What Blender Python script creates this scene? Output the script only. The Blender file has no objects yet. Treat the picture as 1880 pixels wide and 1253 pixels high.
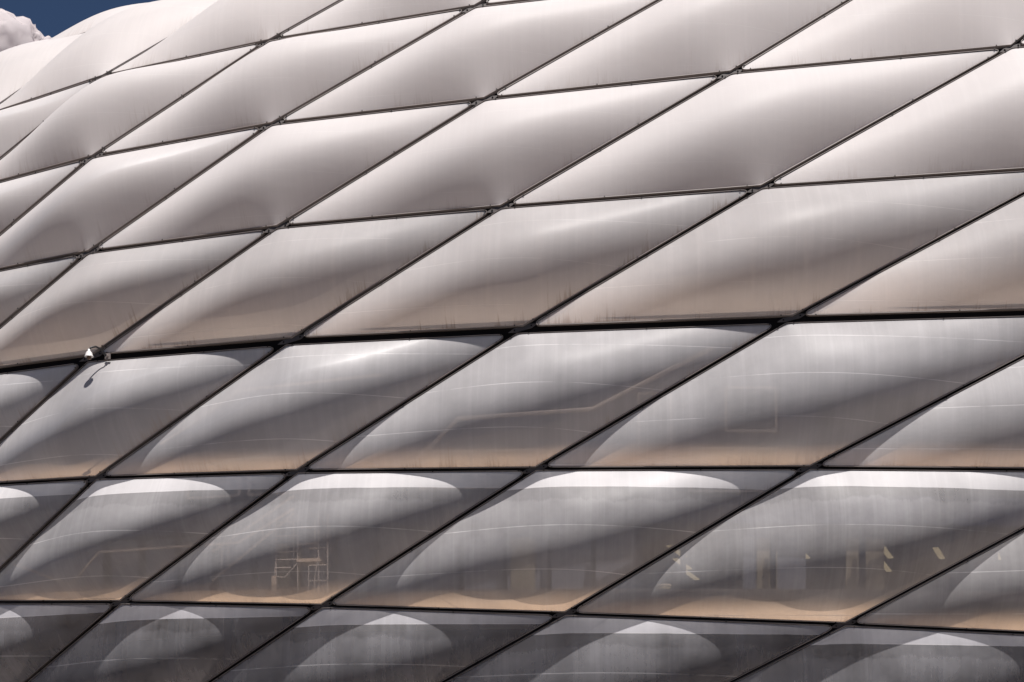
import bpy, math, random
import numpy as np
from mathutils import Vector, Matrix
R = math.radians
random.seed(7); rng = np.random.default_rng(7)
sc = bpy.context.scene

# ------------------------------------------------------------------ camera, sky, sun, exposure
EYE = 1.7                                   # eye height above the plaza
cam = bpy.data.cameras.new('camera'); cam_o = bpy.data.objects.new('camera', cam)
sc.collection.objects.link(cam_o); sc.camera = cam_o
cam_o.location = (0, 0, EYE); cam_o.rotation_euler = (R(90), 0, 0)
cam.sensor_width = 36.0; cam.lens = 36.0 * 3600 / 1880
cam.shift_y = (1650 - 626.5) / 1880.0       # rising-front lens: verticals stay vertical
cam.clip_start = .5; cam.clip_end = 8000
SUN_EL, SUN_AZ = R(66), R(15)               # azimuth: turned to the right of straight behind the camera
sun_dir = Vector((math.sin(SUN_AZ) * math.cos(SUN_EL), -math.cos(SUN_AZ) * math.cos(SUN_EL), math.sin(SUN_EL)))
W = bpy.data.worlds.new('World'); sc.world = W; W.use_nodes = True
wn = W.node_tree; bg = wn.nodes['Background']
sky = wn.nodes.new('ShaderNodeTexSky'); sky.sky_type = 'NISHITA'; sky.sun_disc = False
sky.sun_elevation = SUN_EL; sky.sun_rotation = math.atan2(sun_dir.x, sun_dir.y)
sky.altitude = 3500; sky.air_density = .8; sky.dust_density = 0; sky.ozone_density = 4.0
wn.links.new(sky.outputs[0], bg.inputs[0]); bg.inputs[1].default_value = .05
sl = bpy.data.lights.new('sun', 'SUN'); sl.energy = 5.0; sl.angle = R(.5); sl.color = (1, .95, .91)
so = bpy.data.objects.new('sun', sl); sc.collection.objects.link(so)
so.rotation_euler = sun_dir.to_track_quat('Z', 'Y').to_euler()
vs = sc.view_settings; vs.view_transform = 'Standard'; vs.look = 'None'; vs.gamma = 1; vs.exposure = 0.12
vs.use_curve_mapping = False
cy = sc.cycles
cy.max_bounces = 10; cy.diffuse_bounces = 5; cy.glossy_bounces = 3; cy.transmission_bounces = 6
cy.transparent_max_bounces = 16; cy.caustics_reflective = False; cy.caustics_refractive = False
cy.sample_clamp_indirect = 6
cy.use_denoising = True
try: cy.denoiser = 'OPENIMAGEDENOISE'
except Exception: pass

# ------------------------------------------------------------------ helpers
def tag(o, label=None, cat=None, group=None, kind=None):
    if label: o['label'] = label
    if cat: o['category'] = cat
    if group: o['group'] = group
    if kind: o['kind'] = kind
    return o

def link(o, parent=None):
    sc.collection.objects.link(o)
    if parent is not None: o.parent = parent
    return o

def empty(name, loc=(0, 0, 0), rz=0, parent=None):
    o = bpy.data.objects.new(name, None); o.location = loc; o.rotation_euler = (0, 0, rz)
    o.empty_display_size = .2
    return link(o, parent)

def mesh(name, V, F, mats, parent=None, smooth=False, idx=None, attrs=None, loc=None):
    m = bpy.data.meshes.new(name)
    V = np.asarray(V, dtype=np.float64)
    if loc is not None: V = V - np.asarray(loc)
    m.from_pydata(V.tolist(), [], [tuple(int(x) for x in f) for f in F])
    for k in (mats if isinstance(mats, (list, tuple)) else [mats]): m.materials.append(k)
    if idx is not None: m.polygons.foreach_set('material_index', np.asarray(idx, dtype=np.int32))
    if smooth: m.polygons.foreach_set('use_smooth', np.ones(len(F), dtype=bool))
    for k, v in (attrs or {}).items():
        a = m.attributes.new(k, 'FLOAT', 'POINT'); a.data.foreach_set('value', np.asarray(v, dtype=np.float32))
    m.update()
    o = bpy.data.objects.new(name, m)
    if loc is not None: o.location = loc
    return link(o, parent)

class MB:
    """collects boxes, prisms and tubes into one mesh"""
    def __init__(s): s.V = []; s.F = []; s.I = []
    def add(s, V, F, mi=0):
        b = len(s.V); s.V += [tuple(v) for v in V]; s.F += [tuple(b + i for i in f) for f in F]; s.I += [mi] * len(F)
        return s
    def frame_box(s, o, ax, ay, az, mi=0):
        """box from corner o along three vectors"""
        o, ax, ay, az = map(Vector, (o, ax, ay, az))
        V = [o, o + ax, o + ax + ay, o + ay, o + az, o + ax + az, o + ax + ay + az, o + ay + az]
        return s.add(V, [(0, 3, 2, 1), (4, 5, 6, 7), (0, 1, 5, 4), (1, 2, 6, 5), (2, 3, 7, 6), (3, 0, 4, 7)], mi)
    def box(s, c, d, mi=0):
        return s.frame_box(Vector(c) - Vector(d) / 2, (d[0], 0, 0), (0, d[1], 0), (0, 0, d[2]), mi)
    def tube(s, pts, r, n=8, mi=0, cap=True):
        pts = [Vector(p) for p in pts]; rr = r if isinstance(r, (list, tuple)) else [r] * len(pts)
        V = []; F = []; up = None
        for k, p in enumerate(pts):
            t = (pts[min(k + 1, len(pts) - 1)] - pts[max(k - 1, 0)]).normalized()
            if up is None: up = t.orthogonal().normalized()
            up = (up - t * up.dot(t)).normalized(); b = t.cross(up)
            for q in range(n):
                a = 2 * math.pi * q / n; V.append(p + (up * math.cos(a) + b * math.sin(a)) * rr[k])
        for k in range(len(pts) - 1):
            for q in range(n):
                F.append((k * n + q, k * n + (q + 1) % n, (k + 1) * n + (q + 1) % n, (k + 1) * n + q))
        if cap: F.append(tuple(range(n - 1, -1, -1))); F.append(tuple((len(pts) - 1) * n + q for q in range(n)))
        return s.add(V, F, mi)
    def lathe(s, prof, n=24, mi=0, c=(0, 0, 0)):
        V = []; F = []
        for r, z in prof:
            for q in range(n):
                a = 2 * math.pi * q / n; V.append((c[0] + r * math.cos(a), c[1] + r * math.sin(a), c[2] + z))
        for k in range(len(prof) - 1):
            for q in range(n): F.append((k * n + q, k * n + (q + 1) % n, (k + 1) * n + (q + 1) % n, (k + 1) * n + q))
        return s.add(V, F, mi)
    def build(s, name, mats, parent=None, smooth=False, loc=None):
        return mesh(name, s.V, s.F, mats, parent, smooth, s.I, loc=loc)

# ------------------------------------------------------------------ materials
def newmat(name):
    m = bpy.data.materials.new(name); m.use_nodes = True; m.node_tree.nodes.clear()
    return m, m.node_tree
class NT:
    def __init__(s, t): s.t = t
    def n(s, typ, **k):
        x = s.t.nodes.new(typ)
        for a, b in k.items():
            if a == 'ins':
                for i, v in b.items():
                    if isinstance(v, bpy.types.NodeSocket): s.t.links.new(v, x.inputs[i])
                    else: x.inputs[i].default_value = v
            else: setattr(x, a, b)
        return x
    def math(s, op, a, b=0.0, c=0.0, clamp=False):
        return s.n('ShaderNodeMath', operation=op, use_clamp=clamp, ins={0: a, 1: b, 2: c}).outputs[0]
    def mixc(s, f, a, b, bt='MIX'):
        x = s.n('ShaderNodeMix', data_type='RGBA', blend_type=bt, ins={0: f})
        for i, v in ((6, a), (7, b)):
            if isinstance(v, bpy.types.NodeSocket): s.t.links.new(v, x.inputs[i])
            else: x.inputs[i].default_value = (*v, 1)
        return x.outputs[2]
    def sstep(s, x, lo, hi):
        return s.n('ShaderNodeMapRange', interpolation_type='SMOOTHSTEP', ins={0: x, 1: lo, 2: hi, 3: 0.0, 4: 1.0}).outputs[0]
    def noise(s, vec, scale, detail=4, rough=.55):
        return s.n('ShaderNodeTexNoise', ins={'Vector': vec, 'Scale': scale, 'Detail': detail, 'Roughness': rough}).outputs[0]
    def vscale(s, vec, v):
        return s.n('ShaderNodeVectorMath', operation='MULTIPLY', ins={0: vec, 1: v}).outputs[0]

def solid(name, col, rough=.6, metal=0, var=.15, scale=3.0, spec=.5):
    m, t = newmat(name); g = NT(t)
    pos = g.n('ShaderNodeNewGeometry').outputs['Position']
    nz = g.noise(pos, scale, 5)
    c = g.mixc(nz, tuple(x * (1 - var) for x in col), tuple(min(1, x * (1 + var)) for x in col))
    p = g.n('ShaderNodeBsdfPrincipled', ins={'Base Color': c, 'Roughness': rough, 'Metallic': metal, 'Specular IOR Level': spec})
    o = g.n('ShaderNodeOutputMaterial'); t.links.new(p.outputs[0], o.inputs[0]); return m

def foil(name, clear, dirt, puddle=0.0, col=(.80, .775, .775), glow=.3, seam=1.0, back=False, tint=(1.0, .80, .65)):
    """ETFE film: white print dots (diffuse + translucent) over clear film, a soft sheen, weld lines, run-off dirt."""
    m, t = newmat(name); g = NT(t)
    pos = g.n('ShaderNodeNewGeometry').outputs['Position']
    A = lambda k: g.n('ShaderNodeAttribute', attribute_name=k).outputs['Fac']
    dl, sd, ss = A('dl'), A('sd'), A('ss')          # metres above lower rim, metres below top corner, metres along
    comb = g.n('ShaderNodeCombineXYZ', ins={0: ss, 1: 0.0, 2: sd}).outputs[0]
    seed = g.n('ShaderNodeObjectInfo').outputs['Random']
    so_ = g.math('MULTIPLY', seed, 40.0)
    comb = g.n('ShaderNodeVectorMath', operation='ADD', ins={0: comb, 1: g.n('ShaderNodeCombineXYZ', ins={1: so_}).outputs[0]}).outputs[0]
    # vertical run-off streaks rising from the lower clamp
    st = g.noise(g.vscale(comb, (15.0, 1.0, .5)), 1.0, 4, .75)
    st2 = g.noise(g.vscale(comb, (1.1, 1.0, .2)), 1.0, 2)
    reach = g.math('MULTIPLY', g.math('MULTIPLY', g.math('POWER', st, 5.0), 6.0), g.math('MULTIPLY', g.sstep(st2, .42, .66), 1.1))
    stm = g.math('SUBTRACT', 1.0, g.math('DIVIDE', dl, g.math('ADD', reach, .03)), clamp=True)
    stm = g.math('MULTIPLY', g.math('POWER', stm, .7), dirt, clamp=True)
    # fine vertical streaks over the whole film
    fs = g.noise(g.vscale(comb, (5.5, 1.0, .12)), 1.0, 5, .7)
    fs = g.sstep(fs, .42, .72)
    blot = g.noise(g.vscale(comb, (.5, 1.0, .5)), 1.0, 5, .6)
    # weld lines
    k = g.math('DIVIDE', g.math('SUBTRACT', sd, .62), 1.27)
    fr = g.math('ABSOLUTE', g.math('SUBTRACT', k, g.math('ROUND', k)))
    line = g.math('SUBTRACT', 1.0, g.sstep(fr, .004, .012))
    line = g.math('MULTIPLY', line, g.math('MULTIPLY', seam, g.sstep(blot, .35, .6)))
    c = g.mixc(g.math('MULTIPLY', blot, .5), col, tuple(x * .86 for x in col))
    c = g.mixc(g.math('MULTIPLY', line, .55), c, (.9, .88, .86))
    c = g.mixc(stm, c, (.30, .20, .13))
    de = A('de')
    wr = g.math('MULTIPLY', g.noise(g.vscale(comb, (5.0, 1., 2.2)), 1.0, 3), g.math('EXPONENT', g.math('MULTIPLY', de, -3.2)))
    c = g.mixc(g.math('MULTIPLY', seed, .35), c, tuple(x * .88 for x in col))
    bump = g.n('ShaderNodeBump', ins={'Strength': .12, 'Distance': .05,
        'Height': g.math('ADD', g.math('MULTIPLY', wr, .9), g.math('ADD', g.noise(g.vscale(comb, (1.2, 1., 1.6)), 1.0, 2), g.math('MULTIPLY', line, -.3)))}).outputs[0]
    dif = g.n('ShaderNodeBsdfDiffuse', ins={'Color': c, 'Normal': bump}).outputs[0]
    tr = g.n('ShaderNodeBsdfTranslucent', ins={'Color': g.mixc(1.0, c, tint if not back else (1, 1, 1), 'MULTIPLY'), 'Normal': bump}).outputs[0]
    body = g.n('ShaderNodeMixShader', ins={0: glow, 1: dif, 2: tr}).outputs[0]
    # where the film is printed less densely it is clearer
    if back:                                   # inner layer made denser low down, painting in a warm sunlit edge
        T = g.math('MULTIPLY', clear, g.math('ADD', .12, g.math('MULTIPLY', g.sstep(A('hb'), .25, .95 if clear > .9 else 2.3), .88)))
        tp = g.n('ShaderNodeBsdfTransparent').outputs[0]
        body = g.n('ShaderNodeMixShader', ins={0: T, 1: body, 2: tp}).outputs[0]
    elif clear > 0:
        T = g.math('ADD', clear, g.math('MULTIPLY', g.math('SUBTRACT', .4, fs), (.03 + clear * .03)))
        T = g.math('ADD', T, g.math('MULTIPLY', g.math('SUBTRACT', .5, blot), .5 * clear + .1))
        if puddle > 0:
            # dense white strip above the first weld, grimy thinner strip just below it
            wav = g.math('ADD', 1.0, g.math('MULTIPLY', g.math('SUBTRACT', g.noise(g.vscale(comb, (.7, 1., .0)), 1.0, 6, .75), .5), .9))
            band = g.math('MULTIPLY', g.sstep(sd, .61, .63), g.math('SUBTRACT', 1.0, g.sstep(g.math('SUBTRACT', sd, wav), .0, .10)))
            T = g.math('ADD', T, g.math('MULTIPLY', band, puddle))
            top = g.math('SUBTRACT', 1.0, g.sstep(sd, .61, .63))
            T = g.math('SUBTRACT', T, g.math('MULTIPLY', top, .34))
        T = g.math('MULTIPLY', T, g.math('SUBTRACT', 1.0, g.math('MULTIPLY', stm, .6)), clamp=True)
        T = g.math('MULTIPLY', T, g.math('SUBTRACT', 1.0, g.math('MULTIPLY', line, .6)), clamp=True)
        tp = g.n('ShaderNodeBsdfTransparent', ins={'Color': (.97, .955, .94, 1)}).outputs[0]
        body = g.n('ShaderNodeMixShader', ins={0: T, 1: body, 2: tp}).outputs[0]
    fz = g.n('ShaderNodeFresnel', ins={'IOR': 1.40, 'Normal': bump}).outputs[0]
    gl = g.n('ShaderNodeBsdfGlossy', ins={'Color': (1, 1, 1, 1), 'Roughness': .5 if clear < .15 else .42, 'Normal': bump}).outputs[0]
    body = g.n('ShaderNodeMixShader', ins={0: g.math('MULTIPLY', g.math('MINIMUM', fz, .35), .3 if back else (.4 if clear < .15 else .3)), 1: body, 2: gl}).outputs[0]
    o = g.n('ShaderNodeOutputMaterial'); t.links.new(body, o.inputs[0]); return m

M = {}
M['white'] = foil('white_foil', .10, .22, col=(.82, .78, .77), seam=.4, glow=.22, tint=(1.0, .88, .78))
M['back_white'] = foil('inner_white_foil', .1, 0, col=(.90, .82, .76), seam=.2, glow=.2, back=True)
M['hazy'] = foil('hazy_foil', .32, .7, col=(.96, .925, .92), seam=.8, glow=.36, tint=(1.0, .86, .76))
M['semi'] = foil('semi_clear_foil', .50, .6, col=(.95, .92, .925), seam=1.0, glow=.13, tint=(1.0, .88, .82))
M['clear'] = foil('clear_foil', .62, .5, puddle=.05, col=(.95, .92, .925), seam=1.0, glow=.13, tint=(1.0, .88, .82))
M['lowest'] = foil('lowest_clear_foil', .74, .4, puddle=.05, col=(.86, .84, .88), seam=1.0, glow=.25, tint=(1.0, .88, .82))
M['back_hazy'] = foil('inner_hazy_foil', .82, 0, col=(.92, .78, .64), seam=.3, glow=.2, back=True)
M['back_clear'] = foil('inner_clear_foil', .95, 0, col=(.97, .68, .45), seam=.3, glow=.2, back=True)  # tan colour stands in for sunlight warmed by the outer film
M['clamp'] = solid('clamp_aluminium', (.25, .215, .20), .55)
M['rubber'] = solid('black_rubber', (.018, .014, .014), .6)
M['gasket'] = solid('dark_gasket', (.05, .038, .036), .5)
M['plate'] = solid('node_plate_steel', (.085, .072, .07), .7)
M['beam'] = solid('grid_steel', (.014, .012, .012), .9, spec=.05)
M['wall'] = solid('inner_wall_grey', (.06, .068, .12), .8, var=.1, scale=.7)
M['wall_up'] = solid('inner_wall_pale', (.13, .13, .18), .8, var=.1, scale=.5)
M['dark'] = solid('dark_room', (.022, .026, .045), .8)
M['room'] = solid('room_wall_paint', (.12, .135, .20), .8)
M['gwall'] = solid('gallery_wall_grey', (.27, .28, .34), .8)
M['floor'] = solid('gallery_floor', (.22, .19, .17), .7, var=.1)
M['column'] = solid('column_blue_black', (.018, .022, .042), .9, spec=.05)
M['frame'] = solid('pale_window_frame', (.60, .54, .50), .5)
M['glass'] = solid('dark_window_glass', (.07, .075, .085), .12)
M['louvre'] = solid('louvre_metal', (.20, .19, .19), .4, .3)
M['panel'] = solid('beige_door_panel', (.45, .38, .28), .6)
M['tube'] = solid('galvanised_tube', (.55, .47, .42), .4, .3)
M['pipe'] = solid('air_pipe', (.62, .52, .45), .4, .2)
M['housing'] = solid('camera_housing_white', (.8, .78, .76), .3, var=.04)
M['lens'] = solid('camera_lens_amber', (.12, .06, .03), .08, var=.1)
M['cable'] = solid('black_conduit', (.02, .02, .022), .4)
M['bin'] = solid('bin_beige', (.55, .48, .36), .5)
M['cabinet'] = solid('cabinet_grey', (.10, .10, .11), .5)
M['board'] = solid('timber_board', (.60, .46, .36), .6)
m, t = newmat('lit_tube'); g = NT(t)
e = g.n('ShaderNodeEmission', ins={'Color': (1, .80, .50, 1), 'Strength': .24}); o = g.n('ShaderNodeOutputMaterial'); t.links.new(e.outputs[0], o.inputs[0]); M['lamp'] = m
# plaza: pale warm paving with joints
m, t = newmat('plaza_paving'); g = NT(t)
pos = g.n('ShaderNodeNewGeometry').outputs['Position']
br = g.n('ShaderNodeTexBrick', ins={'Vector': pos, 'Color1': (.15, .132, .118, 1), 'Color2': (.165, .144, .128, 1), 'Mortar': (.17, .15, .13, 1), 'Scale': .5, 'Mortar Size': .012})
c = g.mixc(g.math('MULTIPLY', g.noise(pos, .08, 6), .5), br.outputs[0], (.14, .125, .112))
p = g.n('ShaderNodeBsdfPrincipled', ins={'Base Color': c, 'Roughness': .85}); o = g.n('ShaderNodeOutputMaterial'); t.links.new(p.outputs[0], o.inputs[0]); M['ground'] = m
m, t = newmat('cloud_white'); g = NT(t)
d = g.n('ShaderNodeBsdfDiffuse', ins={'Color': (.86, .80, .80, 1)}).outputs[0]; tl = g.n('ShaderNodeBsdfTranslucent', ins={'Color': (.9, .85, .86, 1)}).outputs[0]
mx = g.n('ShaderNodeMixShader', ins={0: .5, 1: d, 2: tl}).outputs[0]
lw = g.n('ShaderNodeLayerWeight', ins={'Blend': .35}).outputs['Facing']
pos = g.n('ShaderNodeNewGeometry').outputs['Position']
edge = g.sstep(g.math('ADD', lw, g.math('MULTIPLY', g.math('SUBTRACT', g.noise(pos, .25, 5), .5), .5)), .55, .95)
tp = g.n('ShaderNodeBsdfTransparent').outputs[0]
mx = g.n('ShaderNodeMixShader', ins={0: edge, 1: mx, 2: tp}).outputs[0]
o = g.n('ShaderNodeOutputMaterial'); t.links.new(mx, o.inputs[0]); M['cloud'] = m

# ------------------------------------------------------------------ the curved shell of the stadium
S_ = np.linspace(-110, 110, 4401)
TH = np.where(S_ > 0, .008 * S_, np.where(S_ > -40, .008 * S_ - .0005 * S_ * S_, -.32 - .8 + (S_ + 40) * .0))
TH = np.clip(TH, -1.35, .9)
ds = S_[1] - S_[0]
PX = np.cumsum(np.cos(TH)) * ds; PY = np.cumsum(np.sin(TH)) * ds
i0 = 2200; PX = PX - PX[i0] + 5; PY = PY - PY[i0] + 60
def prof(s, z):                             # how far the skin lies behind its widest line, z above the eye
    d = z - 18.0
    w = np.clip((-4 - s) / 16.0, 0, 1); w = w * w * (3 - 2 * w)      # the shoulder rolls over faster towards the left
    return .015 * d * d + np.where(d > 0, (.0003 + .0010 * w) * np.abs(d) ** 3, 0) \
        + w * (np.where(d > 9.5, .06 * (d - 9.5) ** 2, 0) + np.where(d > 13.4, .3 * (d - 13.4) ** 2, 0))
def plan(s, off):                           # off = metres inward from the widest line
    th = np.interp(s, S_, TH)
    return np.interp(s, S_, PX) - np.sin(th) * off, np.interp(s, S_, PY) + np.cos(th) * off
def skin(s, z):
    x, y = plan(s, prof(s, z)); return np.stack([x, y, np.asarray(z) + EYE], -1)
def ins(s, off, z):                         # a point inside the building, z above the plaza
    x, y = plan(s, off); return Vector((float(x), float(y), float(z)))
# nodes of the diamond grid: (distance along the wall, height above the eye); column -1 first
NODES = {
 -1: {-1: (-27.0, 29.6), 0: (-21.4, 30.95), 1: (-14.9, 31.75)},
 0: {-1: (-24.68, 26.50), 0: (-19.66, 27.24), 1: (-13.36, 27.72), 2: (-6.32, 28.29), 3: (.68, 29.09)},
 1: {-1: (-24.49, 23.54), 0: (-19.12, 23.97), 1: (-12.81, 24.43), 2: (-5.92, 24.87), 3: (1.81, 25.71), 4: (10.91, 26.88)},
 2: {-1: (-24.52, 20.45), 0: (-18.85, 20.65), 1: (-12.41, 20.92), 2: (-5.37, 21.27), 3: (2.65, 21.87), 4: (12.56, 22.78)},
 3: {-1: (-24.59, 17.26), 0: (-18.64, 17.28), 1: (-11.89, 17.36), 2: (-4.67, 17.50), 3: (3.58, 17.80), 4: (13.75, 18.30)},
 4: {-1: (-24.45, 13.65), 0: (-18.68, 13.46), 1: (-11.81, 13.32), 2: (-4.30, 13.24), 3: (4.17, 13.27), 4: (14.44, 13.35)},
 5: {-1: (-24.47, 9.91), 0: (-18.21, 9.57), 1: (-11.23, 9.23), 2: (-3.39, 8.90), 3: (5.49, 8.59), 4: (15.49, 8.25)}}
N = {(i, j): np.array(v) for j, r in NODES.items() for i, v in r.items()}
def up(i, j): N[(i, j)] = 2 * N[(i, j + 1)] - N[(i, j + 2)] + np.array([0, -.05])
up(2, -1); up(3, -1)
N[(4, 0)] = 2 * N[(4, 1)] - N[(4, 2)]; N[(4, -1)] = 2 * N[(4, 0)] - N[(4, 1)]
for i in range(-1, 5):
    up(i, -2); N[(i, -2)][1] -= 1.1; up(i, -3); N[(i, -3)][1] -= .3
    for j in (6, 7): N[(i, j)] = 2 * N[(i, j - 1)] - N[(i, j - 2)] + np.array([.1, .15])
N[(0, -2)][1] += .55; N[(1, -2)][1] += .95; N[(-1, -2)][1] -= .25
for j in range(-3, 8):
    for i in (-2, -3): N[(i, j)] = 2 * N[(i + 1, j)] - N[(i + 2, j)]
    for i in (5, 6): N[(i, j)] = 2 * N[(i - 1, j)] - N[(i - 2, j)]
P = {k: skin(v[0], v[1]) for k, v in N.items()}

def nrm_at(k):
    s, z = N[k]; e = .05
    a = skin(s + e, z) - skin(s - e, z); b = skin(s, z + e) - skin(s, z - e)
    n = np.cross(a, b); n /= np.linalg.norm(n); th = np.interp(s, S_, TH); return n if n @ np.array([math.sin(th), -math.cos(th), 0]) > 0 else -n

def inflate(a, b, ca, n=72):
    """height of a membrane blown up over a parallelogram (sides a, b, cosine ca), by conjugate gradients"""
    s2 = 1 - ca * ca; h = 1.0 / n
    ku, kv, kx = 1 / (a * a * s2), 1 / (b * b * s2), -2 * ca / (a * b * s2)
    def L(x):
        q = np.zeros((n + 1, n + 1)); q[1:-1, 1:-1] = x
        r = ku * (2 * q[1:-1, 1:-1] - q[2:, 1:-1] - q[:-2, 1:-1]) + kv * (2 * q[1:-1, 1:-1] - q[1:-1, 2:] - q[1:-1, :-2]) \
            - kx * .25 * (q[2:, 2:] - q[2:, :-2] - q[:-2, 2:] + q[:-2, :-2])
        return r / (h * h)
    x = np.zeros((n - 1, n - 1)); r = np.ones_like(x); p = r.copy(); rs = (r * r).sum()
    for _ in range(700):
        Ap = L(p); al = rs / (p * Ap).sum(); x += al * p; r -= al * Ap; rn = (r * r).sum()
        if rn < 1e-7 * x.size: break
        p = r + rn / rs * p; rs = rn
    q = np.zeros((n + 1, n + 1)); q[1:-1, 1:-1] = x; return q
def cubic_matrix(w, n):
    Mx = np.zeros((len(w), n + 1))
    for r, t in enumerate(w):
        f = t * n; k = min(int(f), n - 1); f -= k
        c = [-.5 * f + f * f - .5 * f ** 3, 1 - 2.5 * f * f + 1.5 * f ** 3, .5 * f + 2 * f * f - 1.5 * f ** 3, -.5 * f * f + .5 * f ** 3]
        for q, cc in zip((k - 1, k, k + 1, k + 2), c):
            if q < 0: Mx[r, 0] += 2 * cc; Mx[r, 1] -= cc
            elif q > n: Mx[r, n] += 2 * cc; Mx[r, n - 1] -= cc
            else: Mx[r, q] += cc
    return Mx
NG = 56
tt = np.linspace(0, 1, NG + 1); wt = tt - .72 * np.sin(2 * np.pi * tt) / (2 * np.pi)
CM = cubic_matrix(wt, 72)
INSET, LF, BULGE = .07, .36, 1.25
ring = [(k, 0) for k in range(NG)] + [(NG, k) for k in range(NG)] + [(NG - k, NG) for k in range(NG)] + [(0, NG - k) for k in range(NG)]
def vid(a, b): return a * (NG + 1) + b
GRID_F = [(vid(a, b), vid(a + 1, b), vid(a + 1, b + 1), vid(a, b + 1)) for a in range(NG) for b in range(NG)]

stadium = empty('stadium', (5, 60, 0))
tag(stadium, 'huge curved stadium wall of inflated diamond cushions, white on top and see-through lower down', 'stadium')
SO = Vector(stadium.location)
def part(o, parent=stadium):
    """keep world coordinates of a mesh when it hangs under the stadium"""
    o.parent = parent
    o.matrix_parent_inverse = Matrix.Translation(-SO) if parent is stadium else Matrix.Identity(4)
    return o

def cushion(i, j):
    Lc, Bc, Rc, Tc = P[(i, j)], P[(i + 1, j)], P[(i + 2, j - 1)], P[(i + 1, j - 1)]
    ls, bs, rs_, ts = N[(i, j)], N[(i + 1, j)], N[(i + 2, j - 1)], N[(i + 1, j - 1)]
    ea, eb = Bc - Lc, Tc - Lc
    a, b = np.linalg.norm(ea), np.linalg.norm(eb); ca = ea @ eb / a / b; sa = math.sqrt(1 - ca * ca)
    du, dv = INSET / (a * sa), INSET / (b * sa)
    dt = (.19 if j == 4 else INSET) / (b * sa)                    # the row under the gutter hangs a little lower
    U, Vv = np.meshgrid(du + wt * (1 - 2 * du), dv + wt * (1 - dv - dt), indexing='ij')
    bil = lambda A, B, C, D, u, v: ((1 - u) * (1 - v))[..., None] * A + (u * (1 - v))[..., None] * B + (u * v)[..., None] * C + ((1 - u) * v)[..., None] * D
    base = bil(Lc, Bc, Rc, Tc, U, Vv)
    # round off the two sharp corners
    Wu, Wv = np.meshgrid(wt, wt, indexing='ij')
    for (cu, cv) in ((0, 0), (1, 1)):
        fu, fv = np.abs(Wu - cu) * a, np.abs(Wv - cv) * b          # metres from the corner along each side
        C0 = base[-1, -1] if cu else base[0, 0]
        A1 = (base[0, -1] if cu else base[-1, 0]) - C0; B1 = (base[-1, 0] if cu else base[0, -1]) - C0
        A1 /= np.linalg.norm(A1); B1 /= np.linalg.norm(B1)
        def disp(tm, X, Y):                                        # displacement of a rim point tm metres from the corner along X
            q = np.clip(tm / LF, 0, 1); tau = (1 - q) / 2
            pt = ((1 - tau) ** 2)[..., None] * X * LF + (tau ** 2)[..., None] * Y * LF
            return pt - (np.minimum(tm, LF))[..., None] * X
        d0 = disp(np.zeros(1), A1, B1)[0]
        ku, kv = np.clip(1 - fu / LF, 0, 1), np.clip(1 - fv / LF, 0, 1)
        base = base + disp(fu, A1, B1) * kv[..., None] + disp(fv, B1, A1) * ku[..., None] - d0 * (ku * kv)[..., None]
    nrm = np.cross(bil(ea, ea, Rc - Tc, Rc - Tc, U, Vv), bil(eb, Rc - Bc, Rc - Bc, eb, U, Vv))
    nrm /= np.linalg.norm(nrm, axis=-1, keepdims=True)
    if nrm[NG // 2, NG // 2] @ nrm_at((i + 1, j)) < 0: nrm = -nrm
    h = CM @ inflate(a, b, ca) @ CM.T
    h[0] = h[-1] = 0; h[:, 0] = h[:, -1] = 0
    h *= (1.15 if (i, j) == (-1, -1) else {6: 1.15, 5: 1.46, 4: 1.18, 3: 1.14, 2: 1.02, 1: .98, 0: .95, -1: .8, -2: .6}.get(j, BULGE)) * rng.uniform(.95, 1.05) / h.max()
    front = base + nrm * h[..., None]; backv = base - nrm * (h * .72)[..., None] - nrm * .03
    SZ = bil(ls, bs, rs_, ts, U, Vv)
    s_, z_ = SZ[..., 0], SZ[..., 1]
    f1 = np.clip((s_ - ls[0]) / (bs[0] - ls[0]), 0, 1); f2 = np.clip((s_ - bs[0]) / (rs_[0] - bs[0]), 0, 1)
    zl = np.where(s_ < bs[0], ls[1] + f1 * (bs[1] - ls[1]), bs[1] + f2 * (rs_[1] - bs[1]))
    DE = np.minimum(np.minimum(Wu, 1 - Wu) * a * sa, np.minimum(Wv, 1 - Wv) * b * sa)
    att = lambda V: dict(hb=(z_ - bs[1]).ravel(), de=DE.ravel(), dl=np.maximum(z_ - zl, 0).ravel(), sd=(Tc[2] - V[..., 2]).ravel(), ss=s_.ravel())
    kind = 'white' if j <= 2 else {3: 'hazy', 4: 'semi', 5: 'clear'}.get(j, 'lowest')
    flip = np.cross(front[1, 0] - front[0, 0], front[0, 1] - front[0, 0]) @ nrm[0, 0] < 0
    F = [f[::-1] for f in GRID_F] if flip else GRID_F
    fo = mesh('air_cushion', front.reshape(-1, 3), F, M[kind], None, True, attrs=att(front)); part(fo)
    if j <= 2: lab = 'opaque white air cushion'
    elif j == 3: lab = 'hazy air cushion in the first translucent row'
    elif j == 4: lab = 'smoky half-clear air cushion below the thick dark joint'
    elif j == 5: lab = 'clear air cushion with a bright sunlit strip under its top edge'
    else: lab = 'darkest clear air cushion with a pointed patch of sun'
    fo['label'] = lab
    if j >= -1:
        bk = mesh('inner_foil', backv.reshape(-1, 3), F, M['back_white' if j < 3 else 'back_hazy' if j == 3 else 'back_clear'], fo, True, attrs=att(backv))
    # clamp frame: gasket lip, aluminium cap and side running round the rim
    pr = np.array([base[a_, b_] for a_, b_ in ring]); nr = np.array([nrm[a_, b_] for a_, b_ in ring])
    tg = np.roll(pr, -1, 0) - np.roll(pr, 1, 0); tg /= np.linalg.norm(tg, axis=1, keepdims=True)
    ow = np.cross(tg, nr); cen = base.mean((0, 1))
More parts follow.
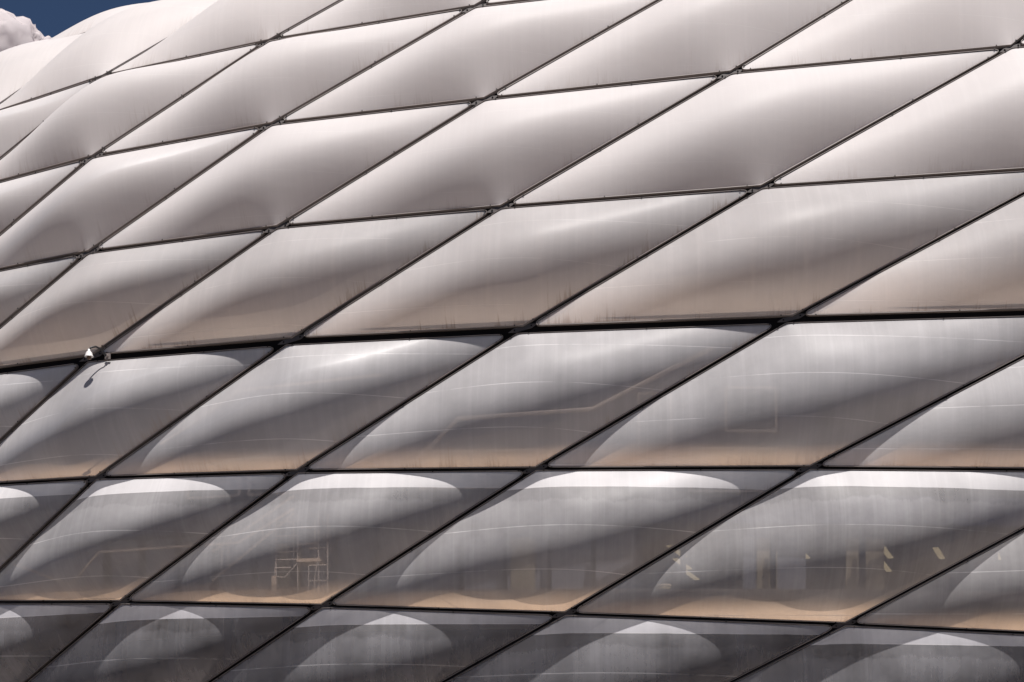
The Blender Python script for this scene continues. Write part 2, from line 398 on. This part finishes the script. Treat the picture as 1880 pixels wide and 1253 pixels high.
    if ((pr - cen) * ow).sum() < 0: ow = -ow
    secs = [(-.004, -.03), (-.004, .012), (.010, .014), (.0105, .028), (.028, .029), (.030, -.14)]
    mid = [1, 1, 0, 0, 0]
    V = np.concatenate([pr + ow * o_ + nr * n_ for o_, n_ in secs]); n = len(ring)
    Fc = []; Ic = []
    for q in range(len(secs) - 1):
        for k in range(n):
            k2 = (k + 1) % n; Fc.append((q * n + k, q * n + k2, (q + 1) * n + k2, (q + 1) * n + k)); Ic.append(mid[q])
    mb = MB()
    # joint tabs of the clamp near the corners and along the sides
    for k in (5, 26, 50, NG + 7, NG + 30, NG + 49, 2 * NG + 5, 2 * NG + 26, 2 * NG + 50, 3 * NG + 7, 3 * NG + 30, 3 * NG + 49):
        k += int(rng.integers(-2, 3))
        c_ = Vector(pr[k] + ow[k] * .018 + nr[k] * .036); tv = Vector(tg[k]) * .035; ov = Vector(ow[k]) * .034; nv = Vector(nr[k]) * .018
        mb.frame_box(c_ - tv / 2 - ov / 2, tv, ov, nv)
    b0 = len(V); V = np.concatenate([V, np.array([tuple(v) for v in mb.V])])
    Fc += [tuple(b0 + q for q in f) for f in mb.F]; Ic += [2] * len(mb.F)
    mesh('clamp_frame', V, Fc, [M['clamp'], M['gasket'], M['rubber']], fo, False, Ic)
    return fo

for j in range(-2, 7):
    for i in range(-3, 5):
        cushion(i, j)

# steel grid behind the joints: one beam per line, a plate at every crossing
NR = {k: nrm_at(k) for k in N}
def beam(keys, w0=.10):
    mb = MB(); sec = []
    for q, k in enumerate(keys):
        a = P[keys[min(q + 1, len(keys) - 1)]] - P[keys[max(q - 1, 0)]]; a /= np.linalg.norm(a)
        w = np.cross(a, NR[k]); n = NR[k]
        sec.append([P[k] + w * x - n * y for x, y in ((-w0, .10), (w0, .10), (.07, .40), (-.07, .40))])
    V = [v for s in sec for v in s]; F = []
    for q in range(len(sec) - 1):
        for r in range(4): F.append((q * 4 + r, q * 4 + (r + 1) % 4, q * 4 + 4 + (r + 1) % 4, q * 4 + 4 + r))
    F.append((3, 2, 1, 0)); e = 4 * (len(sec) - 1); F.append((e, e + 1, e + 2, e + 3))
    part(mesh('grid_beam', V, F, M['beam']))
for j in range(-3, 7): beam([(i, j) for i in range(-3, 7)], .24 if j == 3 else .10)
for a in range(-4, 11):
    ks = [(i, a - i) for i in range(-3, 7) if -3 <= a - i <= 6]
    if len(ks) > 1: beam(ks)
for (i, j), p in P.items():
    if not (-2 <= i <= 5 and -2 <= j <= 6): continue
    nn = NR[(i, j)]
    L2 = P.get((i + 1, j - 1)); dA = L2 - p; dB = P[(i + 1, j)] - p
    dA /= np.linalg.norm(dA); dB /= np.linalg.norm(dB)
    lg = dA + dB; lg /= np.linalg.norm(lg); sh = np.cross(nn, lg)
    mb = MB(); out = [(-.48, -.01), (-.26, -.07), (.26, -.07), (.48, .01), (.26, .07), (-.26, .07)]
    V = [p + lg * x + sh * y - nn * .06 for x, y in out] + [p + lg * x + sh * y - nn * .09 for x, y in out]
    mb.add(V, [(0, 1, 2, 3, 4, 5), (11, 10, 9, 8, 7, 6)] + [(q, (q + 1) % 6, 6 + (q + 1) % 6, 6 + q) for q in range(6)])
    for x in (-.27, .27):
        c_ = Vector(p + lg * x - nn * .06); mb.frame_box(c_ - Vector(lg) * .02 - Vector(sh) * .02, Vector(lg) * .04, Vector(sh) * .04, Vector(nn) * .03, 1)
    part(mb.build('node_plate', [M['plate'], M['beam']]))

# ------------------------------------------------------------------ what stands behind the film
def ribbon(name, mat, s0, s1, o0, o1, z0, z1, step=1.5):
    """a solid band of wall or slab that follows the curve of the stadium"""
    n = max(1, int(round((s1 - s0) / step))); V = []; F = []
    for k in range(n + 1):
        s = s0 + (s1 - s0) * k / n
        V += [ins(s, o0, z0), ins(s, o1, z0), ins(s, o1, z1), ins(s, o0, z1)]
    for k in range(n):
        for r in range(4): F.append((k * 4 + r, k * 4 + (r + 1) % 4, k * 4 + 4 + (r + 1) % 4, k * 4 + 4 + r))
    F.append((3, 2, 1, 0)); e = 4 * n; F.append((e, e + 1, e + 2, e + 3))
    return part(mesh(name, V, F, mat))
FL = 11.55                                   # gallery floor
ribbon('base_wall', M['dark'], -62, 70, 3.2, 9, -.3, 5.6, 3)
ribbon('floor_slab', M['floor'], -62, 70, 2.7, 16, 6.9, 7.2)
ribbon('floor_slab', M['floor'], -62, 70, 2.35, 16, FL - .35, FL)
ribbon('ceiling_slab', M['wall'], -62, 70, 4.3, 16, 14.0, 14.95)
ribbon('room_wall', M['room'], -62, 70, 13.0, 13.6, FL + .002, 13.998, 3)
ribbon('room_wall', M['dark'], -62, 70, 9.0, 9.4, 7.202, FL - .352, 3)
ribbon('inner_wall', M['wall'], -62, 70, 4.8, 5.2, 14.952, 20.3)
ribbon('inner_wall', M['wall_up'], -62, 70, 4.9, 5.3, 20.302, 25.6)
ribbon('roof_slab', M['wall'], -62, 70, 5.4, 40, 25.4, 25.9, 3)
# roof membrane carries the shell on behind the last cushions
Vr = []; Fr = []; ss = np.linspace(-62, 70, 60)
topz = float(N[(0, -3)][1]) - .3
for k, s in enumerate(ss):
    zt = np.interp(s, [N[(i, -3)][0] for i in range(-3, 7)], [N[(i, -3)][1] for i in range(-3, 7)])
    p0 = skin(s, zt); q0 = float(prof(s, zt))
    Vr += [Vector(p0), ins(s, q0 + 12, p0[2] + 2.5), ins(s, q0 + 40, p0[2] - 1)]
for k in range(len(ss) - 1):
    for r in range(2): Fr.append((k * 3 + r, k * 3 + 3 + r, k * 3 + 4 + r, k * 3 + 1 + r))
part(mesh('roof_membrane', Vr, Fr, M['wall_up'], smooth=True))
def upright(name, mat, s, off, z0, z1, w, d):
    a = ins(s - w / 2, off, z0); b = ins(s + w / 2, off, z0); c = ins(s - w / 2, off + d, z0)
    mb = MB(); mb.frame_box(a, b - a, c - a, (0, 0, z1 - z0)); return part(mb.build(name, mat))
for k in range(22):                          # dark columns of the gallery and the storey below it
    s = -20.67 + 1.52 * k
    upright('column', M['column'], s, 3.9, FL + .002, 13.99, .17, .3)
for k in range(18):
    s = -20.2 + 2.28 * k
    upright('column', M['column'], s, 4.1, 7.202, FL - .36, .3, .3)
for k in range(26):                          # pale mullions on the upper wall
    s = -21.4 + 1.72 * k
    upright('mullion', M['frame'], s, 2.1, 20.45, 22.9, .08, .12)
for s0, s1 in ((-5.3, -4.45), (3.2, 3.9), (6.3, 7.6), (13.6, 14.7), (-13.9, -13.0)):
    ribbon('door_panel', M['panel'], s0, s1, 4.66, 4.745, FL + .006, 13.6, 1)
ribbon('gallery_wall', M['gwall'], -40, -.75, 4.75, 4.9, FL + .004, 13.996, 1)
ribbon('gallery_wall', M['gwall'], 2.75, 4.9, 4.75, 4.9, FL + .004, 13.996, 1)
def window(s0, s1, z0, z1, off=4.66):
    f = empty('window', tuple(ins((s0 + s1) / 2, off, z0) - SO), parent=stadium)
    loc = ins((s0 + s1) / 2, off, z0)
    a, b = ins(s0, off, z0), ins(s1, off, z0); dx = (b - a); L = dx.length; dx.normalize(); dy = Vector((-dx.y, dx.x, 0)); w = .08
    mb = MB(); U = Vector((0, 0, 1))
    mb.frame_box(a, dx * L, dy * .13, U * w); mb.frame_box(a + U * (z1 - z0 - w), dx * L, dy * .13, U * w)
    mb.frame_box(a + U * w, dx * w, dy * .13, U * (z1 - z0 - 2 * w)); mb.frame_box(a + U * w + dx * (L - w), dx * w, dy * .13, U * (z1 - z0 - 2 * w))
    fr = mb.build('window_frame', M['frame'], f, loc=tuple(loc)); fr.location = (0, 0, 0)
    mb = MB(); mb.frame_box(a + U * w + dx * w + dy * .05, dx * (L - 2 * w), dy * .03, U * (z1 - z0 - 2 * w))
    gl = mb.build('window_pane', M['glass'], f, loc=tuple(loc)); gl.location = (0, 0, 0)
for s0, s1, z0, z1 in ((-6.25, -4.15, 15.25, 16.55), (-3.95, -2.0, 15.25, 16.55), (-8.6, -6.5, 15.25, 16.55), (-17.6, -15.4, 15.25, 16.55), (-15.1, -13.0, 15.25, 16.55),
                       (-.9, .3, 15.9, 18.4), (2.1, 3.9, 17.1, 18.6), (.9, 3.9, 15.1, 16.6)):
    window(s0, s1, z0, z1)
for s0, s1 in ((5.4, 9.0), (9.2, 12.4)):     # louvred plant-room grilles
    lv = empty('louvre_grille', tuple(ins((s0 + s1) / 2, 4.6, 15.2) - SO), parent=stadium); loc = ins((s0 + s1) / 2, 4.6, 15.2)
    mb = MB(); U = Vector((0, 0, 1)); a, b = ins(s0, 4.6, 15.2), ins(s1, 4.6, 15.2); dx = (b - a); L = dx.length; dx.normalize(); dy = Vector((-dx.y, dx.x, 0))
    for k in range(22): mb.frame_box(a + U * (.14 * k + .02), dx * L, dy * .09 + U * .05, U * .03)
    s_o = mb.build('slats', M['louvre'], lv, loc=tuple(loc)); s_o.location = (0, 0, 0)
    mb = MB(); mb.frame_box(a + dy * .13, dx * L, dy * .03, U * 3.15); s_o = mb.build('back_panel', M['dark'], lv, loc=tuple(loc)); s_o.location = (0, 0, 0)
# air pipes hanging behind the cushions: level run with bent ends
def airpipe(pts, r=.075):
    W_ = [ins(*p) for p in pts]; mb = MB(); mb.tube(W_, r, 10)
    for a, b in zip(W_[:-1], W_[1:]):
        L = (b - a).length; n = max(1, int(L / 1.6))
        for k in range(n):
            c = a + (b - a) * ((k + .5) / n); d = (b - a).normalized() * .02; mb.tube([c - d, c + d], r * 1.35, 10, 1)
    part(mb.build('air_pipe', [M['pipe'], M['clamp']], smooth=False))
airpipe([(-8.6, 2.3, 15.4), (-6.9, 2.3, 17.0), (-2.5, 2.3, 17.25), (1.4, 2.3, 19.2)])
airpipe([(-24.0, 2.3, 13.2), (-21.2, 2.6, 12.2), (-20.0, 2.6, 13.25), (-14.6, 2.6, 13.3), (-12.5, 2.4, 14.3)], .05)
airpipe([(-17.4, 2.4, 16.6), (-14.5, 2.4, 18.2), (-9.5, 2.4, 18.5)], .05)
# slanting frame with posts seen low on the left
mb = MB()
for dz in (0, .95):
    a, b = ins(-15.6, 2.7, 12.1 + dz), ins(-12.6, 2.7, 14.2 + dz * .6); mb.tube([a, b], .05, 8)
for f in (.12, .2, .62, .7):
    a, b = ins(-15.6 + 3 * f, 2.7, 12.1 + 2.1 * f), ins(-15.6 + 3 * f, 2.7, 13.05 + 1.75 * f); mb.tube([a, b], .035, 8)
part(mb.build('stair_railing', M['tube']))

# ------------------------------------------------------------------ loose things inside
# work platform on legs, seen through the film
sp = -12.35
stand = empty('access_platform', tuple(ins(sp, 2.55, FL)), math.atan2(float(np.interp(sp, S_, TH)), 1) * 1.0)
tag(stand, 'pale tubular work platform with ladder and guard rails seen through a clear cushion', 'work platform')
def tubes(name, lst, r, mat): 
    mb = MB()
    for l in lst: mb.tube(l, r, 8)
    return mb.build(name, M[mat], stand)
for x in (-.80, -.08, .62, .92):
    tubes('upright', [[(x, 0, 0), (x, 0, 2.55)], ], .026, 'tube')
for x in (-.42, .30): tubes('upright', [[(x, .7, .9), (x, .7, 2.5)]], .022, 'tube')
tubes('guard_rail', [[(-.08, 0, 1.62), (.62, 0, 1.62)], [(.3, .02, 1.48), (.92, .02, 1.48)], [(-.80, 0, 1.38), (-.08, 0, 1.38)], [(-.8, 0, 2.35), (-.1, 0, 2.35)], [(-.08, .02, 2.15), (.62, .02, 2.15)], [(-.8, 0, 1.9), (-.1, 0, 1.9)]], .022, 'tube')
tubes('cradle', [[(-.80, -.02, 1.12), (-.08, -.02, 1.12), (-.12, -.02, .95), (-.5, -.02, .55), (-.86, -.02, .58), (-.80, -.02, 1.12)], [(-.84, -.02, .86), (-.3, -.02, .86)]], .024, 'tube')
mb = MB(); mb.box((.29, .3, 1.08), (.78, .75, .11)); mb.build('deck', M['board'], stand)
tubes('ladder', [[(.60, -.05, 1.05), (.50, -.05, .5), (.50, -.05, 0)], [(.3, -.05, .9), (.3, -.05, 0)], [(.3, -.05, .9), (.9, -.05, .9)], [(.3, -.05, .4), (.9, -.05, .4)]], .024, 'tube')
mb = MB(); mb.box((-.86, -.02, .3), (.16, .1, .6)); mb.build('toe_board', M['board'], stand)
# lit ceiling lamps
def lamp(s, off, label):
    th = float(np.interp(s, S_, TH)); o = empty('ceiling_lamp', tuple(ins(s, off, 13.3)), R(-18))
    mb = MB(); mb.box((0, 0, .17), (.26, 2.3, .06)); mb.tube([(0, -.6, .2), (0, -.6, .698)], .012, 6); mb.tube([(0, .6, .2), (0, .6, .698)], .012, 6); mb.build('lamp_body', M['wall'], o)
    mb = MB(); mb.box((0, 0, .12), (.19, 2.2, .035)); mb.build('diffuser', M['lamp'], o)
    tag(o, label, 'lamp', 'lit ceiling lamps inside the gallery')
    al = bpy.data.lights.new('lamp_light', 'AREA'); al.shape = 'RECTANGLE'; al.size = .19; al.size_y = 2.2; al.energy = 25; al.color = (1, .86, .66)
    lo = bpy.data.objects.new('lamp_light', al); lo.location = (0, 0, .09); link(lo, o)
for s, off, lab in ((.6, 6.2, 'topmost lamp of the slanting trio just right of the central lower joint'), (1.05, 8.7, 'middle lamp of the slanting trio inside the gallery'), (1.6, 11.0, 'lowest lamp of the slanting trio inside the gallery'), (5.1, 6.4, 'lone glowing lamp behind the streaked middle of a clear cushion'),
                    (8.1, 6.2, 'glowing lamp above another, right of the beige door panel'), (8.8, 8.9, 'glowing lamp below another, right of the beige door panel'),
                    (10.0, 6.2, 'glowing lamp close to the slanting dark joint at lower right'), (12.1, 6.2, 'rightmost glowing lamp, in the cushion at the right edge')):
    lamp(s, off, lab)
# bin and cabinets standing on the gallery floor
b = ins(.12, 6.4, FL); o = empty('waste_bin', tuple(b)); tag(o, 'beige tapered bin standing on the gallery floor below the small lamps', 'bin')
mb = MB(); mb.lathe([(0, 0), (.19, 0), (.26, .72), (.24, .72), (.18, .05), (0, .05)], 20); mb.build('bin_body', M['bin'], o, smooth=False)
mb = MB(); mb.lathe([(.24, .722), (.275, .722), (.275, .77), (.24, .77), (.24, .722)], 20); mb.build('rim', M['frame'], o)
for s, w, h, lab in ((2.5, .9, .62, 'low dark cabinet with raised middle, left of a dark gallery column'), (3.75, .8, .5, 'lower plain dark cabinet beside the streaked column')):
    o = empty('cabinet', tuple(ins(s, 8.2, FL)), float(np.interp(s, S_, TH))); tag(o, lab, 'cabinet', 'cabinets on the gallery floor')
    mb = MB(); mb.box((0, 0, h / 2 + .03), (w, .5, h)); mb.box((-.1, 0, h + .07), (w * .4, .4, .08)); mb.build('cabinet_body', M['cabinet'], o)
    mb = MB(); mb.box((-w / 4, -.262, h / 2 + .03), (w / 2 - .02, .02, h - .06)); mb.build('cabinet_door', M['glass'], o)
    mb = MB(); mb.box((w / 4, -.262, h / 2 + .03), (w / 2 - .02, .02, h - .06)); mb.build('cabinet_door', M['glass'], o)

# ------------------------------------------------------------------ security camera on the joint
k = (0, 3); pc = Vector(P[k]); nc = Vector(NR[k]); hz = Vector((nc.x, nc.y, 0)).normalized(); rt = Vector((-hz.y, hz.x, 0))
if rt.x < 0: rt = -rt
foot = pc + rt * .62 + Vector((0, 0, -.08)) + hz * .03
cm = empty('security_camera', tuple(foot)); tag(cm, 'small white dome camera hanging from a black bent arm at a joint on the left', 'security camera')
mb = MB(); mb.frame_box(-rt * .09 - Vector((0, 0, .09)), rt * .18, hz * .05, (0, 0, .18)); mb.tube([(0, 0, 0), hz * .14], .05, 12); mb.build('bracket', M['clamp'], cm)
H = hz * .66 - rt * .30
mb = MB(); mb.tube([hz * .10, hz * .22 + Vector((0, 0, .04)) - rt * .02, hz * .32 + Vector((0, 0, .16)) - rt * .08, hz * .48 + Vector((0, 0, .2)) - rt * .17, hz * .60 + Vector((0, 0, .15)) - rt * .26, H + Vector((0, 0, .06))], .032, 10)
mb.build('arm', M['cable'], cm, True)
mb = MB(); mb.lathe([(0, .09), (.035, .088), (.04, .03), (.06, .01), (.085, -.01), (.105, -.05), (.118, -.11), (.145, -.145), (.145, -.155), (.11, -.15), (0, -.15)], 28, 0, H)
mb.build('housing', M['housing'], cm, True)
mb = MB(); mb.lathe([(.075, -.152), (.08, -.18), (.07, -.215), (.045, -.243), (0, -.255)], 24, 0, H); mb.build('lens', M['lens'], cm, True)

# ------------------------------------------------------------------ plaza and cloud
gr = mesh('ground', [(-3000, -2500, 0), (3000, -2500, 0), (3000, 3500, 0), (-3000, 3500, 0)], [(0, 1, 2, 3)], M['ground'])
tag(gr, kind='structure')
import bmesh
D = 1400.0
cx, cz = (28 - 940) / 3600 * D, EYE + (1650 - 95) / 3600 * D
bm = bmesh.new()
lumps = [(-10, -6, 34), (8, 3, 15), (-14, 12, 17), (-2, 6, 16), (15, -3, 14), (20, -8, 12), (-30, 8, 22), (-44, 0, 30), (24, -16, 16), (3, -20, 26), (-22, -24, 30), (13, 4, 8), (-6, 15, 7), (3, 12, 6), (21, 2, 6), (-17, 19, 6), (27, -7, 6)]
for (x, z, r) in lumps:
    mtx = Matrix.Translation((x, random.uniform(-6, 6), z)) @ Matrix.Diagonal((r, r, r * .9, 1))
    bmesh.ops.create_icosphere(bm, subdivisions=4, radius=1, matrix=mtx)
from mathutils import noise as mn
for v in bm.verts:
    c = v.co.copy(); d = mn.fractal(c * .09, 1, 2, 5) * 5.0 + mn.fractal(c * .35, 1, 2, 3) * 1.4
    v.co += v.normal * d
me = bpy.data.meshes.new('cloud'); bm.to_mesh(me); bm.free(); me.materials.append(M['cloud'])
me.polygons.foreach_set('use_smooth', np.ones(len(me.polygons), dtype=bool))
co = bpy.data.objects.new('cloud', me); co.location = (cx, D, cz); sc.collection.objects.link(co)
tag(co, 'puffy pinkish white cloud in the blue sky beyond the stadium edge', 'cloud')
